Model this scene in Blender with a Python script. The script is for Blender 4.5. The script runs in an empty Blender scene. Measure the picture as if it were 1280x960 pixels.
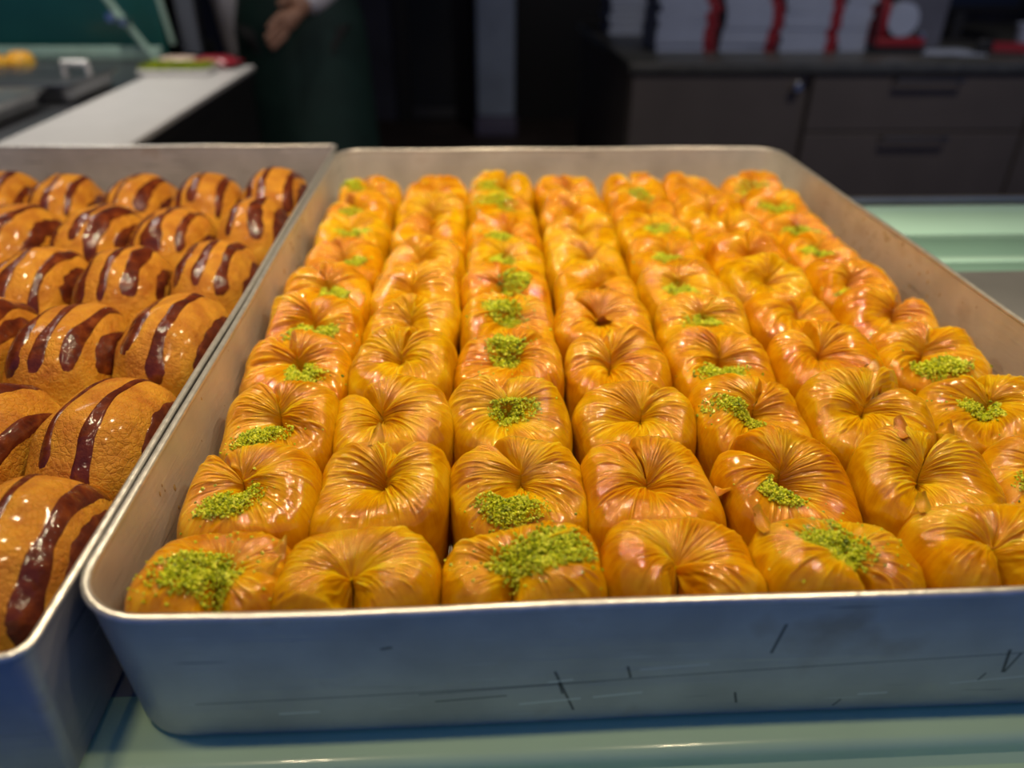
import bpy, bmesh, math, random
import numpy as np
from mathutils import Vector, Matrix
from mathutils.bvhtree import BVHTree

random.seed(7)
C = bpy.context.scene.collection
sc = bpy.context.scene
PI = math.pi

# ------------------------------------------------------------------ camera
cam_d = bpy.data.cameras.new('camera')
cam = bpy.data.objects.new('camera', cam_d)
C.objects.link(cam)
cam_d.sensor_width = 36.0
cam_d.lens = 27.0
cam_d.clip_start = 0.01
cam_d.clip_end = 60
rt = Vector((0.99871651, -0.05024633, 0.00637412))
up = Vector((0.01998731, 0.50661916, 0.86193824))
fw = Vector((0.04653849, 0.86070456, -0.50697321))
m = Matrix.Identity(4)
for i in range(3):
    m[i][0] = rt[i]; m[i][1] = up[i]; m[i][2] = -fw[i]
m[0][3], m[1][3], m[2][3] = 0.12018, -0.15872, 0.16861
cam.matrix_world = m
cam_d.dof.use_dof = True
cam_d.dof.focus_distance = 0.315
cam_d.dof.aperture_fstop = 5.6
sc.camera = cam

# ------------------------------------------------------------------ world, lights, exposure
sc.view_settings.view_transform = 'Standard'
sc.view_settings.look = 'None'
sc.view_settings.gamma = 1.0
sc.view_settings.use_curve_mapping = False
sc.view_settings.exposure = 0.0

w = bpy.data.worlds.new('dusk_sky')
sc.world = w
w.use_nodes = True
nt = w.node_tree
bg = nt.nodes['Background']
bg.inputs[0].default_value = (0.11, 0.27, 0.88, 1)
bg.inputs[1].default_value = 0.195


def area(name, loc, target, sx, sy, energy, col, spread=180):
    l = bpy.data.lights.new(name, 'AREA')
    l.shape = 'RECTANGLE'; l.size = sx; l.size_y = sy
    l.energy = energy; l.color = col; l.spread = math.radians(spread)
    o = bpy.data.objects.new(name, l); C.objects.link(o)
    o.location = loc
    o.rotation_euler = (Vector(target) - Vector(loc)).to_track_quat('-Z', 'Y').to_euler()
    return o


# warm strip lamps under the lid of the display case
WARM = (1.0, 0.80, 0.52)
for lx, ly, lz, le in ((-0.20, 0.31, 0.45, 1.30), (0.14, 0.35, 0.46, 1.55), (0.46, 0.31, 0.45, 1.30), (0.02, 0.17, 0.47, 0.38), (0.34, 0.17, 0.47, 0.38),
                       (-0.04, -0.015, 0.44, 0.36), (0.30, -0.015, 0.44, 0.36)):
    area('case_lamp', (lx, ly, lz), (lx, ly + (0.10 if ly > .2 else -0.01), 0.0), 0.042, 0.017, le * 1.04, WARM)
# lamp over the serving counter
area('counter_lamp', (-0.85, 1.45, 1.3), (-0.72, 1.35, -0.1), 0.5, 0.2, 6.0, (1.0, 0.94, 0.86), 92)
# unseen fill light, added and aimed to brighten the cabinet and boxes
area('cabinet_fill_light', (1.5, 1.1, 1.6), (1.4, 2.3, -0.3), 0.5, 0.3, 9.0, (1.0, 0.92, 0.85), 130)


# ------------------------------------------------------------------ helpers
def tag(o, label=None, cat=None, group=None, kind=None):
    if label: o['label'] = label
    if cat: o['category'] = cat
    if group: o['group'] = group
    if kind: o['kind'] = kind
    return o


def empty(name, loc=(0, 0, 0), rz=0.0):
    o = bpy.data.objects.new(name, None)
    o.empty_display_size = 0.02
    C.objects.link(o)
    o.location = loc; o.rotation_euler = (0, 0, rz)
    return o


def link(name, me, parent=None, loc=(0, 0, 0)):
    o = bpy.data.objects.new(name, me)
    C.objects.link(o)
    if parent: o.parent = parent
    o.location = loc
    return o


def npmesh(name, V, Fq, mat, smooth=True, uv=None, attr=None):
    """V (n,3), Fq (m,k) all faces with the same k"""
    me = bpy.data.meshes.new(name)
    V = np.asarray(V, np.float32); Fq = np.asarray(Fq, np.int32)
    n, k = Fq.shape
    me.vertices.add(len(V)); me.vertices.foreach_set('co', V.ravel())
    me.loops.add(n * k); me.loops.foreach_set('vertex_index', Fq.ravel())
    me.polygons.add(n)
    me.polygons.foreach_set('loop_start', np.arange(0, n * k, k, dtype=np.int32))
    me.polygons.foreach_set('loop_total', np.full(n, k, np.int32))
    if uv is not None:
        l = me.uv_layers.new(name='UVMap')
        l.data.foreach_set('uv', np.asarray(uv, np.float32)[Fq.ravel()].ravel())
    if attr is not None:
        a = me.attributes.new('shade', 'FLOAT', 'POINT')
        a.data.foreach_set('value', np.asarray(attr, np.float32))
    me.update(calc_edges=True)
    me.polygons.foreach_set('use_smooth', np.full(n, smooth))
    me.materials.append(mat)
    me.validate()
    return me


class MB:
    """collects simple shapes in one bmesh"""
    def __init__(s): s.bm = bmesh.new()

    def box(s, x0, x1, y0, y1, z0, z1, bev=0.0):
        r = bmesh.ops.create_cube(s.bm, size=1.0)
        vs = r['verts']
        for v in vs:
            v.co = Vector(((x0 + x1) / 2 + v.co.x * (x1 - x0), (y0 + y1) / 2 + v.co.y * (y1 - y0),
                           (z0 + z1) / 2 + v.co.z * (z1 - z0)))
        if bev > 0:
            es = list({e for v in vs for e in v.link_edges})
            bmesh.ops.bevel(s.bm, geom=es, offset=bev, segments=2, affect='EDGES', profile=0.5)
        return s

    def tube(s, pts, r, n=10, caps=True):
        pts = [Vector(p) for p in pts]
        rings = []
        for i, p in enumerate(pts):
            d = (pts[min(i + 1, len(pts) - 1)] - pts[max(i - 1, 0)]).normalized()
            a = d.orthogonal().normalized() if i == 0 else (prev - d * prev.dot(d)).normalized()
            prev = a
            b = d.cross(a)
            rr = r[i] if isinstance(r, (list, tuple)) else r
            rings.append([s.bm.verts.new(p + (a * math.cos(t) + b * math.sin(t)) * rr)
                          for t in [2 * PI * k / n for k in range(n)]])
        for A, B in zip(rings, rings[1:]):
            for k in range(n):
                s.bm.faces.new((A[k], A[(k + 1) % n], B[(k + 1) % n], B[k]))
        if caps:
            s.bm.faces.new(rings[0][::-1]); s.bm.faces.new(rings[-1])
        return s

    def lathe(s, prof, c=(0, 0, 0), n=20):
        rings = []
        for r, z in prof:
            rings.append([s.bm.verts.new((c[0] + r * math.cos(2 * PI * k / n), c[1] + r * math.sin(2 * PI * k / n), c[2] + z))
                          for k in range(n)])
        for A, B in zip(rings, rings[1:]):
            for k in range(n):
                s.bm.faces.new((A[k], A[(k + 1) % n], B[(k + 1) % n], B[k]))
        s.bm.faces.new(rings[0][::-1]); s.bm.faces.new(rings[-1])
        return s

    def prism(s, outline, x0, x1):
        """outline in (y,z), swept along x"""
        A = [s.bm.verts.new((x0, y, z)) for y, z in outline]
        B = [s.bm.verts.new((x1, y, z)) for y, z in outline]
        n = len(outline)
        for k in range(n):
            s.bm.faces.new((A[k], A[(k + 1) % n], B[(k + 1) % n], B[k]))
        s.bm.faces.new(A[::-1]); s.bm.faces.new(B)
        return s

    def mesh(s, name, mat, smooth=False):
        bmesh.ops.recalc_face_normals(s.bm, faces=s.bm.faces[:])
        me = bpy.data.meshes.new(name)
        s.bm.to_mesh(me); s.bm.free()
        me.materials.append(mat)
        if smooth:
            me.polygons.foreach_set('use_smooth', np.full(len(me.polygons), True))
            me.set_sharp_from_angle(angle=math.radians(40))
        return me

    def build(s, name, mat, parent=None, smooth=False, loc=(0, 0, 0)):
        return link(name, s.mesh(name, mat, smooth), parent, loc)


# ------------------------------------------------------------------ materials
def mat_new(name):
    mt = bpy.data.materials.new(name); mt.use_nodes = True
    return mt, mt.node_tree, mt.node_tree.nodes['Principled BSDF']


def N(nt, typ, **kw):
    n = nt.nodes.new(typ)
    for k, v in kw.items():
        if hasattr(n, k): setattr(n, k, v)
        else: n.inputs[k].default_value = v
    return n


def ramp(nt, stops, fac=None):
    r = nt.nodes.new('ShaderNodeValToRGB')
    e = r.color_ramp.elements
    while len(e) < len(stops): e.new(0.5)
    for el, (p, c) in zip(e, stops):
        el.position = p; el.color = (*c, 1)
    if fac is not None: nt.links.new(fac, r.inputs[0])
    return r


def simple(name, col, rough=0.5, metal=0.0, noise=0.0, nscale=30.0, coat=0.0, bump=0.0):
    mt, nt, b = mat_new(name)
    b.inputs['Roughness'].default_value = rough
    b.inputs['Metallic'].default_value = metal
    b.inputs['Coat Weight'].default_value = coat
    tc = N(nt, 'ShaderNodeTexCoord')
    nz = N(nt, 'ShaderNodeTexNoise'); nz.inputs['Scale'].default_value = nscale; nz.inputs['Detail'].default_value = 4
    nt.links.new(tc.outputs['Object'], nz.inputs['Vector'])
    lo = tuple(c * (1 - noise) for c in col); hi = tuple(min(1, c * (1 + noise)) for c in col)
    r = ramp(nt, [(0.3, lo), (0.7, hi)], nz.outputs[0])
    nt.links.new(r.outputs[0], b.inputs['Base Color'])
    if bump:
        bp = N(nt, 'ShaderNodeBump'); bp.inputs['Strength'].default_value = bump; bp.inputs['Distance'].default_value = 0.002
        nt.links.new(nz.outputs[0], bp.inputs['Height']); nt.links.new(bp.outputs[0], b.inputs['Normal'])
    return mt


def filo_material():
    mt, nt, b = mat_new('syrup_glazed_filo')
    L = nt.links.new
    uv = N(nt, 'ShaderNodeUVMap'); uv.uv_map = 'UVMap'
    tc = N(nt, 'ShaderNodeTexCoord')
    oi = N(nt, 'ShaderNodeObjectInfo')
    off = N(nt, 'ShaderNodeVectorMath', operation='ADD')
    sc3 = N(nt, 'ShaderNodeVectorMath', operation='SCALE'); sc3.inputs[3].default_value = 40
    cmb = N(nt, 'ShaderNodeCombineXYZ')
    L(oi.outputs['Random'], cmb.inputs[0]); L(oi.outputs['Random'], cmb.inputs[1]); L(oi.outputs['Random'], cmb.inputs[2])
    L(cmb.outputs[0], sc3.inputs[0])
    L(tc.outputs['Object'], off.inputs[0]); L(sc3.outputs[0], off.inputs[1])
    # patchy toasting
    n1 = N(nt, 'ShaderNodeTexNoise'); n1.inputs['Scale'].default_value = 70; n1.inputs['Detail'].default_value = 3
    L(off.outputs[0], n1.inputs['Vector'])
    # streaks along the folds
    mp = N(nt, 'ShaderNodeMapping'); mp.inputs['Scale'].default_value = (120, 7, 1); L(uv.outputs[0], mp.inputs[0])
    off2 = N(nt, 'ShaderNodeVectorMath', operation='ADD'); L(mp.outputs[0], off2.inputs[0]); L(sc3.outputs[0], off2.inputs[1])
    n2 = N(nt, 'ShaderNodeTexNoise'); n2.inputs['Scale'].default_value = 1.0; n2.inputs['Detail'].default_value = 3; n2.inputs['Distortion'].default_value = 0.6
    L(off2.outputs[0], n2.inputs['Vector'])
    mp3 = N(nt, 'ShaderNodeMapping'); mp3.inputs['Scale'].default_value = (40, 16, 1); L(uv.outputs[0], mp3.inputs[0])
    off3 = N(nt, 'ShaderNodeVectorMath', operation='ADD'); L(mp3.outputs[0], off3.inputs[0]); L(sc3.outputs[0], off3.inputs[1])
    n3 = N(nt, 'ShaderNodeTexNoise'); n3.inputs['Scale'].default_value = 1.0; n3.inputs['Detail'].default_value = 4; n3.inputs['Distortion'].default_value = 1.2
    L(off3.outputs[0], n3.inputs['Vector'])
    suv = N(nt, 'ShaderNodeSeparateXYZ'); L(uv.outputs[0], suv.inputs[0])
    vm = N(nt, 'ShaderNodeMapRange'); L(suv.outputs[1], vm.inputs[0]); vm.inputs[1].default_value = 0.36; vm.inputs[2].default_value = 0.55; vm.inputs[3].default_value = 0.12; vm.inputs[4].default_value = 1.0
    cn = N(nt, 'ShaderNodeMath', operation='SUBTRACT'); L(n2.outputs[0], cn.inputs[0]); cn.inputs[1].default_value = 0.5
    cm_ = N(nt, 'ShaderNodeMath', operation='MULTIPLY_ADD'); L(cn.outputs[0], cm_.inputs[0]); L(vm.outputs[0], cm_.inputs[1]); cm_.inputs[2].default_value = 0.5
    at = N(nt, 'ShaderNodeAttribute'); at.attribute_name = 'shade'     # thin paler sheet on the creases
    mix0 = N(nt, 'ShaderNodeMath', operation='MULTIPLY_ADD'); L(cm_.outputs[0], mix0.inputs[0]); mix0.inputs[1].default_value = 0.30
    m2 = N(nt, 'ShaderNodeMath', operation='MULTIPLY'); L(n1.outputs[0], m2.inputs[0]); m2.inputs[1].default_value = 0.70
    L(m2.outputs[0], mix0.inputs[2])
    mix1 = N(nt, 'ShaderNodeMath', operation='MULTIPLY_ADD'); L(at.outputs['Fac'], mix1.inputs[0]); mix1.inputs[1].default_value = 0.16
    L(mix0.outputs[0], mix1.inputs[2])
    r = ramp(nt, [(0.26, (0.34, 0.098, 0.0001)), (0.40, (0.52, 0.205, 0.0001)), (0.54, (0.66, 0.32, 0.0003)), (0.70, (0.78, 0.47, 0.009)), (0.88, (0.87, 0.64, 0.13))], mix1.outputs[0])
    hs = N(nt, 'ShaderNodeHueSaturation')
    mr = N(nt, 'ShaderNodeMapRange'); mr.inputs[3].default_value = 0.488; mr.inputs[4].default_value = 0.508
    L(oi.outputs['Random'], mr.inputs[0]); L(mr.outputs[0], hs.inputs['Hue'])
    L(r.outputs[0], hs.inputs['Color'])
    L(hs.outputs[0], b.inputs['Base Color'])
    b.inputs['Roughness'].default_value = 0.5
    b.inputs['Specular IOR Level'].default_value = 0.03
    b.inputs['Subsurface Weight'].default_value = 0.55
    b.inputs['Subsurface Radius'].default_value = (1.0, 0.55, 0.10)
    b.inputs['Subsurface Scale'].default_value = 0.006
    b.inputs['Coat Weight'].default_value = 1.0
    b.inputs['Coat Roughness'].default_value = 0.02
    b.inputs['Coat IOR'].default_value = 1.5
    ad = N(nt, 'ShaderNodeMath', operation='ADD'); L(n2.outputs[0], ad.inputs[0]); L(n3.outputs[0], ad.inputs[1])
    bp = N(nt, 'ShaderNodeBump'); bp.inputs['Strength'].default_value = 0.22; bp.inputs['Distance'].default_value = 0.0007
    hm_ = N(nt, 'ShaderNodeMath', operation='MULTIPLY'); L(ad.outputs[0], hm_.inputs[0]); L(vm.outputs[0], hm_.inputs[1])
    n5 = N(nt, 'ShaderNodeTexNoise'); n5.inputs['Scale'].default_value = 520; n5.inputs['Detail'].default_value = 2; L(off.outputs[0], n5.inputs['Vector'])
    hm2 = N(nt, 'ShaderNodeMath', operation='MULTIPLY_ADD'); L(n5.outputs[0], hm2.inputs[0]); hm2.inputs[1].default_value = 0.25; L(hm_.outputs[0], hm2.inputs[2])
    L(hm2.outputs[0], bp.inputs['Height'])
    L(bp.outputs[0], b.inputs['Normal']); L(bp.outputs[0], b.inputs['Coat Normal'])
    return mt


def pistachio_material():
    mt, nt, b = mat_new('crushed_pistachio')
    a = N(nt, 'ShaderNodeAttribute'); a.attribute_name = 'shade'
    r = ramp(nt, [(0.0, (0.13, 0.18, 0.003)), (0.35, (0.38, 0.46, 0.004)), (0.7, (0.64, 0.69, 0.008)), (1.0, (0.80, 0.80, 0.06))], a.outputs['Fac'])
    nt.links.new(r.outputs[0], b.inputs['Base Color'])
    b.inputs['Roughness'].default_value = 0.55
    b.inputs['Subsurface Weight'].default_value = 0.2
    b.inputs['Subsurface Radius'].default_value = (0.6, 1.0, 0.1)
    b.inputs['Subsurface Scale'].default_value = 0.001
    return mt


def bun_material():
    mt, nt, b = mat_new('baked_choux')
    L = nt.links.new
    tc = N(nt, 'ShaderNodeTexCoord'); oi = N(nt, 'ShaderNodeObjectInfo')
    ad = N(nt, 'ShaderNodeVectorMath', operation='ADD'); L(tc.outputs['Object'], ad.inputs[0])
    cmb = N(nt, 'ShaderNodeCombineXYZ'); L(oi.outputs['Random'], cmb.inputs[0]); L(oi.outputs['Random'], cmb.inputs[2]); L(cmb.outputs[0], ad.inputs[1])
    n1 = N(nt, 'ShaderNodeTexNoise'); n1.inputs['Scale'].default_value = 90; n1.inputs['Detail'].default_value = 6
    n2 = N(nt, 'ShaderNodeTexNoise'); n2.inputs['Scale'].default_value = 330; n2.inputs['Detail'].default_value = 5
    v = N(nt, 'ShaderNodeTexVoronoi'); v.feature = 'DISTANCE_TO_EDGE'; v.inputs['Scale'].default_value = 420
    for n in (n1, n2, v): L(ad.outputs[0], n.inputs['Vector'])
    sp = N(nt, 'ShaderNodeSeparateXYZ'); L(tc.outputs['Object'], sp.inputs[0])
    mr = N(nt, 'ShaderNodeMapRange'); mr.inputs[1].default_value = 0.012; mr.inputs[2].default_value = 0.045
    L(sp.outputs[2], mr.inputs[0])
    # paler dough low on the side, browner crust on top (a baked colour)
    ma = N(nt, 'ShaderNodeMath', operation='MULTIPLY_ADD'); L(n1.outputs[0], ma.inputs[0]); ma.inputs[1].default_value = 0.55
    mb = N(nt, 'ShaderNodeMath', operation='MULTIPLY'); L(mr.outputs[0], mb.inputs[0]); mb.inputs[1].default_value = 0.45
    L(mb.outputs[0], ma.inputs[2])
    r = ramp(nt, [(0.22, (0.80, 0.53, 0.09)), (0.46, (0.74, 0.41, 0.040)), (0.62, (0.64, 0.29, 0.020)), (0.82, (0.44, 0.15, 0.010))], ma.outputs[0])
    L(r.outputs[0], b.inputs['Base Color'])
    b.inputs['Roughness'].default_value = 0.6
    b.inputs['Specular IOR Level'].default_value = 0.25
    b.inputs['Subsurface Weight'].default_value = 0.25
    b.inputs['Subsurface Radius'].default_value = (1, .4, .1)
    b.inputs['Subsurface Scale'].default_value = 0.004
    b.inputs['Coat Weight'].default_value = 0.3
    b.inputs['Coat Roughness'].default_value = 0.1
    h = N(nt, 'ShaderNodeMath', operation='MULTIPLY_ADD'); L(n2.outputs[0], h.inputs[0]); h.inputs[1].default_value = 0.8
    vm = N(nt, 'ShaderNodeMath', operation='MINIMUM'); L(v.outputs[0], vm.inputs[0]); vm.inputs[1].default_value = 0.12
    vv = N(nt, 'ShaderNodeMath', operation='MULTIPLY'); L(vm.outputs[0], vv.inputs[0]); vv.inputs[1].default_value = 0.9
    L(vv.outputs[0], h.inputs[2])
    bp = N(nt, 'ShaderNodeBump'); bp.inputs['Strength'].default_value = 1.0; bp.inputs['Distance'].default_value = 0.0016
    L(h.outputs[0], bp.inputs['Height']); L(bp.outputs[0], b.inputs['Normal'])
    return mt


def glaze_material():
    mt, nt, b = mat_new('dark_caramel_glaze')
    L = nt.links.new
    tc = N(nt, 'ShaderNodeTexCoord')
    n1 = N(nt, 'ShaderNodeTexNoise'); n1.inputs['Scale'].default_value = 160; n1.inputs['Detail'].default_value = 4
    L(tc.outputs['Object'], n1.inputs['Vector'])
    r = ramp(nt, [(0.3, (0.06, 0.009, 0.005)), (0.55, (0.125, 0.022, 0.006)), (0.75, (0.22, 0.05, 0.009))], n1.outputs[0])
    L(r.outputs[0], b.inputs['Base Color'])
    b.inputs['Roughness'].default_value = 0.5
    b.inputs['Specular IOR Level'].default_value = 0.1
    b.inputs['Coat Weight'].default_value = 1.0
    b.inputs['Coat Roughness'].default_value = 0.05
    bp = N(nt, 'ShaderNodeBump'); bp.inputs['Strength'].default_value = 0.6; bp.inputs['Distance'].default_value = 0.002
    L(n1.outputs[0], bp.inputs['Height']); L(bp.outputs[0], b.inputs['Normal']); L(bp.outputs[0], b.inputs['Coat Normal'])
    return mt


def metal_material(name, base, scratches=(), stain=(0.30, 0.22, 0.13), stain_amt=0.5):
    """worn aluminium sheet: brushed along x, small stains, fine pale and dark scratches"""
    mt, nt, b = mat_new(name)
    L = nt.links.new
    tc = N(nt, 'ShaderNodeTexCoord')
    mp = N(nt, 'ShaderNodeMapping'); mp.inputs['Scale'].default_value = (9, 60, 620); L(tc.outputs['Object'], mp.inputs[0])
    fine = N(nt, 'ShaderNodeTexNoise'); fine.inputs['Scale'].default_value = 1; fine.inputs['Detail'].default_value = 3; L(mp.outputs[0], fine.inputs['Vector'])
    big = N(nt, 'ShaderNodeTexNoise'); big.inputs['Scale'].default_value = 24; big.inputs['Detail'].default_value = 6; L(tc.outputs['Object'], big.inputs['Vector'])
    r1 = ramp(nt, [(0.3, tuple(c * 0.8 for c in base)), (0.7, tuple(min(1, c * 1.15) for c in base))], big.outputs[0])
    sm = ramp(nt, [(0.60, (0, 0, 0)), (0.72, (1, 1, 1))], big.outputs[0])
    st = N(nt, 'ShaderNodeMath', operation='MULTIPLY'); L(sm.outputs[0], st.inputs[0]); st.inputs[1].default_value = stain_amt
    mx = N(nt, 'ShaderNodeMix'); mx.data_type = 'RGBA'
    L(st.outputs[0], mx.inputs['Factor']); L(r1.outputs[0], mx.inputs['A']); mx.inputs['B'].default_value = (*stain, 1)
    col = mx.outputs['Result']
    # pale scuffs: very elongated noise, only its peaks
    mp2 = N(nt, 'ShaderNodeMapping'); mp2.inputs['Scale'].default_value = (20, 20, 520); mp2.inputs['Rotation'].default_value = (0, 0.01, 0); L(tc.outputs['Object'], mp2.inputs[0])
    sc2 = N(nt, 'ShaderNodeTexNoise'); sc2.inputs['Scale'].default_value = 1; sc2.inputs['Detail'].default_value = 2; L(mp2.outputs[0], sc2.inputs['Vector'])
    pk = ramp(nt, [(0.70, (0, 0, 0)), (0.74, (1, 1, 1))], sc2.outputs[0])
    dk = ramp(nt, [(0.27, (1, 1, 1)), (0.31, (0, 0, 0))], sc2.outputs[0])
    for fac, cc, amt in ((pk.outputs[0], (0.85, 0.85, 0.83), 0.55), (dk.outputs[0], (0.05, 0.055, 0.06), 0.5)):
        am = N(nt, 'ShaderNodeMath', operation='MULTIPLY'); L(fac, am.inputs[0]); am.inputs[1].default_value = amt
        m3 = N(nt, 'ShaderNodeMix'); m3.data_type = 'RGBA'
        L(am.outputs[0], m3.inputs['Factor']); L(col, m3.inputs['A']); m3.inputs['B'].default_value = (*cc, 1)
        col = m3.outputs['Result']
    # single scratches on the front face: segments in the object's x,z plane
    if scratches:
        sp = N(nt, 'ShaderNodeSeparateXYZ'); L(tc.outputs['Object'], sp.inputs[0])
        fr = N(nt, 'ShaderNodeMath', operation='LESS_THAN'); L(sp.outputs[1], fr.inputs[0]); fr.inputs[1].default_value = 0.012
        xz = N(nt, 'ShaderNodeCombineXYZ'); L(sp.outputs[0], xz.inputs[0]); L(sp.outputs[2], xz.inputs[1])
        for (x0, z0, x1, z1, wd, pale) in scratches:
            dx, dz = x1 - x0, z1 - z0; ln = math.hypot(dx, dz)
            sub = N(nt, 'ShaderNodeVectorMath', operation='SUBTRACT'); L(xz.outputs[0], sub.inputs[0]); sub.inputs[1].default_value = ((x0 + x1) / 2, (z0 + z1) / 2, 0)
            da = N(nt, 'ShaderNodeVectorMath', operation='DOT_PRODUCT'); L(sub.outputs[0], da.inputs[0]); da.inputs[1].default_value = (dx / ln, dz / ln, 0)
            db = N(nt, 'ShaderNodeVectorMath', operation='DOT_PRODUCT'); L(sub.outputs[0], db.inputs[0]); db.inputs[1].default_value = (-dz / ln, dx / ln, 0)
            a1 = N(nt, 'ShaderNodeMath', operation='ABSOLUTE'); L(da.outputs['Value'], a1.inputs[0])
            b1 = N(nt, 'ShaderNodeMath', operation='ABSOLUTE'); L(db.outputs['Value'], b1.inputs[0])
            a2 = N(nt, 'ShaderNodeMath', operation='LESS_THAN'); L(a1.outputs[0], a2.inputs[0]); a2.inputs[1].default_value = ln / 2
            b2 = N(nt, 'ShaderNodeMapRange'); L(b1.outputs[0], b2.inputs[0]); b2.inputs[1].default_value = wd; b2.inputs[2].default_value = wd * 0.3; b2.inputs[3].default_value = 0; b2.inputs[4].default_value = 0.85
            mm = N(nt, 'ShaderNodeMath', operation='MULTIPLY'); L(a2.outputs[0], mm.inputs[0]); L(b2.outputs[0], mm.inputs[1])
            mf = N(nt, 'ShaderNodeMath', operation='MULTIPLY'); L(mm.outputs[0], mf.inputs[0]); L(fr.outputs[0], mf.inputs[1])
            m3 = N(nt, 'ShaderNodeMix'); m3.data_type = 'RGBA'
            L(mf.outputs[0], m3.inputs['Factor']); L(col, m3.inputs['A'])
            m3.inputs['B'].default_value = (0.9, 0.9, 0.88, 1) if pale else (0.02, 0.022, 0.025, 1)
            col = m3.outputs['Result']
    L(col, b.inputs['Base Color'])
    b.inputs['Metallic'].default_value = 0.55
    rr = N(nt, 'ShaderNodeMapRange'); L(fine.outputs[0], rr.inputs[0]); rr.inputs[3].default_value = 0.34; rr.inputs[4].default_value = 0.58
    L(rr.outputs[0], b.inputs['Roughness'])
    hh = N(nt, 'ShaderNodeMath', operation='ADD'); L(fine.outputs[0], hh.inputs[0]); L(big.outputs[0], hh.inputs[1])
    bp = N(nt, 'ShaderNodeBump'); bp.inputs['Strength'].default_value = 0.25; bp.inputs['Distance'].default_value = 0.0006
    L(hh.outputs[0], bp.inputs['Height']); L(bp.outputs[0], b.inputs['Normal'])
    return mt


def pane_material(name, tint=(1, 1, 1)):
    """thin clear sheet: Fresnel mix of see-through and mirror"""
    mt = bpy.data.materials.new(name); mt.use_nodes = True
    nt = mt.node_tree
    nt.nodes.remove(nt.nodes['Principled BSDF'])
    out = nt.nodes['Material Output']
    fr = N(nt, 'ShaderNodeFresnel'); fr.inputs[0].default_value = 1.5
    tr = N(nt, 'ShaderNodeBsdfTransparent'); tr.inputs[0].default_value = (*tint, 1)
    gl = N(nt, 'ShaderNodeBsdfGlossy'); gl.inputs['Roughness'].default_value = 0.0
    mx = N(nt, 'ShaderNodeMixShader')
    nt.links.new(fr.outputs[0], mx.inputs[0]); nt.links.new(tr.outputs[0], mx.inputs[1]); nt.links.new(gl.outputs[0], mx.inputs[2])
    nt.links.new(mx.outputs[0], out.inputs['Surface'])
    return mt


SCR = [(0.143, -0.031, 0.150, -0.052, .0006, 0), (0.1445, -0.037, 0.146, -0.043, .0005, 0), (0.166, -0.030, 0.1675, -0.036, .0006, 0),
       (0.213, -0.012, 0.211, -0.026, .0007, 0), (0.289, -0.028, 0.291, -0.040, .0008, 0), (0.2935, -0.030, 0.2915, -0.040, .0006, 0),
       (0.284, -0.044, 0.2855, -0.040, .0005, 0), (0.203, -0.046, 0.2045, -0.052, .0006, 0), (0.240, -0.052, 0.238, -0.0555, .0005, 0),
       (0.09, -0.0165, 0.0935, -0.0158, .0007, 0), (0.105, -0.044, 0.128, -0.0425, .0004, 0),
       (0.055, -0.0475, 0.068, -0.047, .0006, 1), (0.132, -0.0475, 0.152, -0.0458, .0006, 1), (0.141, -0.0365, 0.149, -0.0355, .0005, 1),
       (0.156, -0.0455, 0.172, -0.044, .0006, 1), (0.17, -0.032, 0.192, -0.0305, .0004, 1), (0.245, -0.0495, 0.255, -0.049, .0006, 1),
       (0.275, -0.045, 0.30, -0.0425, .0004, 1), (0.335, -0.043, 0.36, -0.041, .0006, 1), (0.10, -0.040, 0.37, -0.026, .00028, 0),
       (0.03, -0.041, 0.16, -0.037, .00025, 0)]
M_filo = filo_material()
M_pist = pistachio_material()
M_bun = bun_material()
M_glaze = glaze_material()
M_tray = metal_material('worn_aluminium', (0.62, 0.60, 0.55), SCR)
M_tray2 = metal_material('dull_aluminium', (0.44, 0.43, 0.45), (), (0.20, 0.11, 0.05), 0.7)
M_rim = simple('rubbed_aluminium_rim', (0.78, 0.77, 0.74), 0.32, 0.75, 0.12, 200, bump=0.15)
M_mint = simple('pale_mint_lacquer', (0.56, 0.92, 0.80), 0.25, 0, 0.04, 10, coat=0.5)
M_mint_shaded = simple('shaded_mint_lacquer', (0.25, 0.46, 0.39), 0.3, 0, 0.06, 10, coat=0.5)  # shade on the rail's upright faces, put into the colour of flat strips
M_shelf = simple('grey_shelf_steel', (0.40, 0.41, 0.42), 0.35, 0.5, 0.15, 14)
M_dark = simple('black_laminate', (0.012, 0.012, 0.013), 0.5, 0, 0.2, 8)
M_floor = simple('dark_brown_floor', (0.070, 0.048, 0.042), 0.6, 0, 0.35, 5)
M_wall = simple('dark_slate_wall', (0.050, 0.052, 0.075), 0.7, 0, 0.25, 4)
M_ceil = simple('dark_ceiling', (0.03, 0.03, 0.032), 0.8, 0, 0.1, 4)
M_cab = simple('taupe_laminate', (0.085, 0.072, 0.065), 0.5, 0, 0.1, 6)
M_cabtop = simple('dark_grey_countertop', (0.06, 0.062, 0.06), 0.35, 0, 0.25, 40)
M_steel = simple('brushed_steel', (0.48, 0.49, 0.50), 0.28, 0.9, 0.1, 30)
M_dsteel = simple('dark_steel', (0.16, 0.165, 0.18), 0.3, 0.85, 0.1, 30)
M_chrome = simple('chrome', (0.85, 0.85, 0.83), 0.12, 1.0, 0.02, 30)
M_white = simple('white_counter_stone', (0.60, 0.585, 0.565), 0.4, 0, 0.04, 20)
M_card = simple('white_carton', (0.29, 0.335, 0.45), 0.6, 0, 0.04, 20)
M_red = simple('red_carton_print', (0.22, 0.008, 0.015), 0.5, 0, 0.08, 20)
M_teal = simple('teal_panel', (0.010, 0.085, 0.075), 0.35, 0, 0.15, 5, coat=0.3)
M_post = simple('blue_grey_pillar_cladding', (0.46, 0.56, 0.74), 0.5, 0, 0.15, 4)

# ------------------------------------------------------------------ the setting
FZ = -1.0


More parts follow.
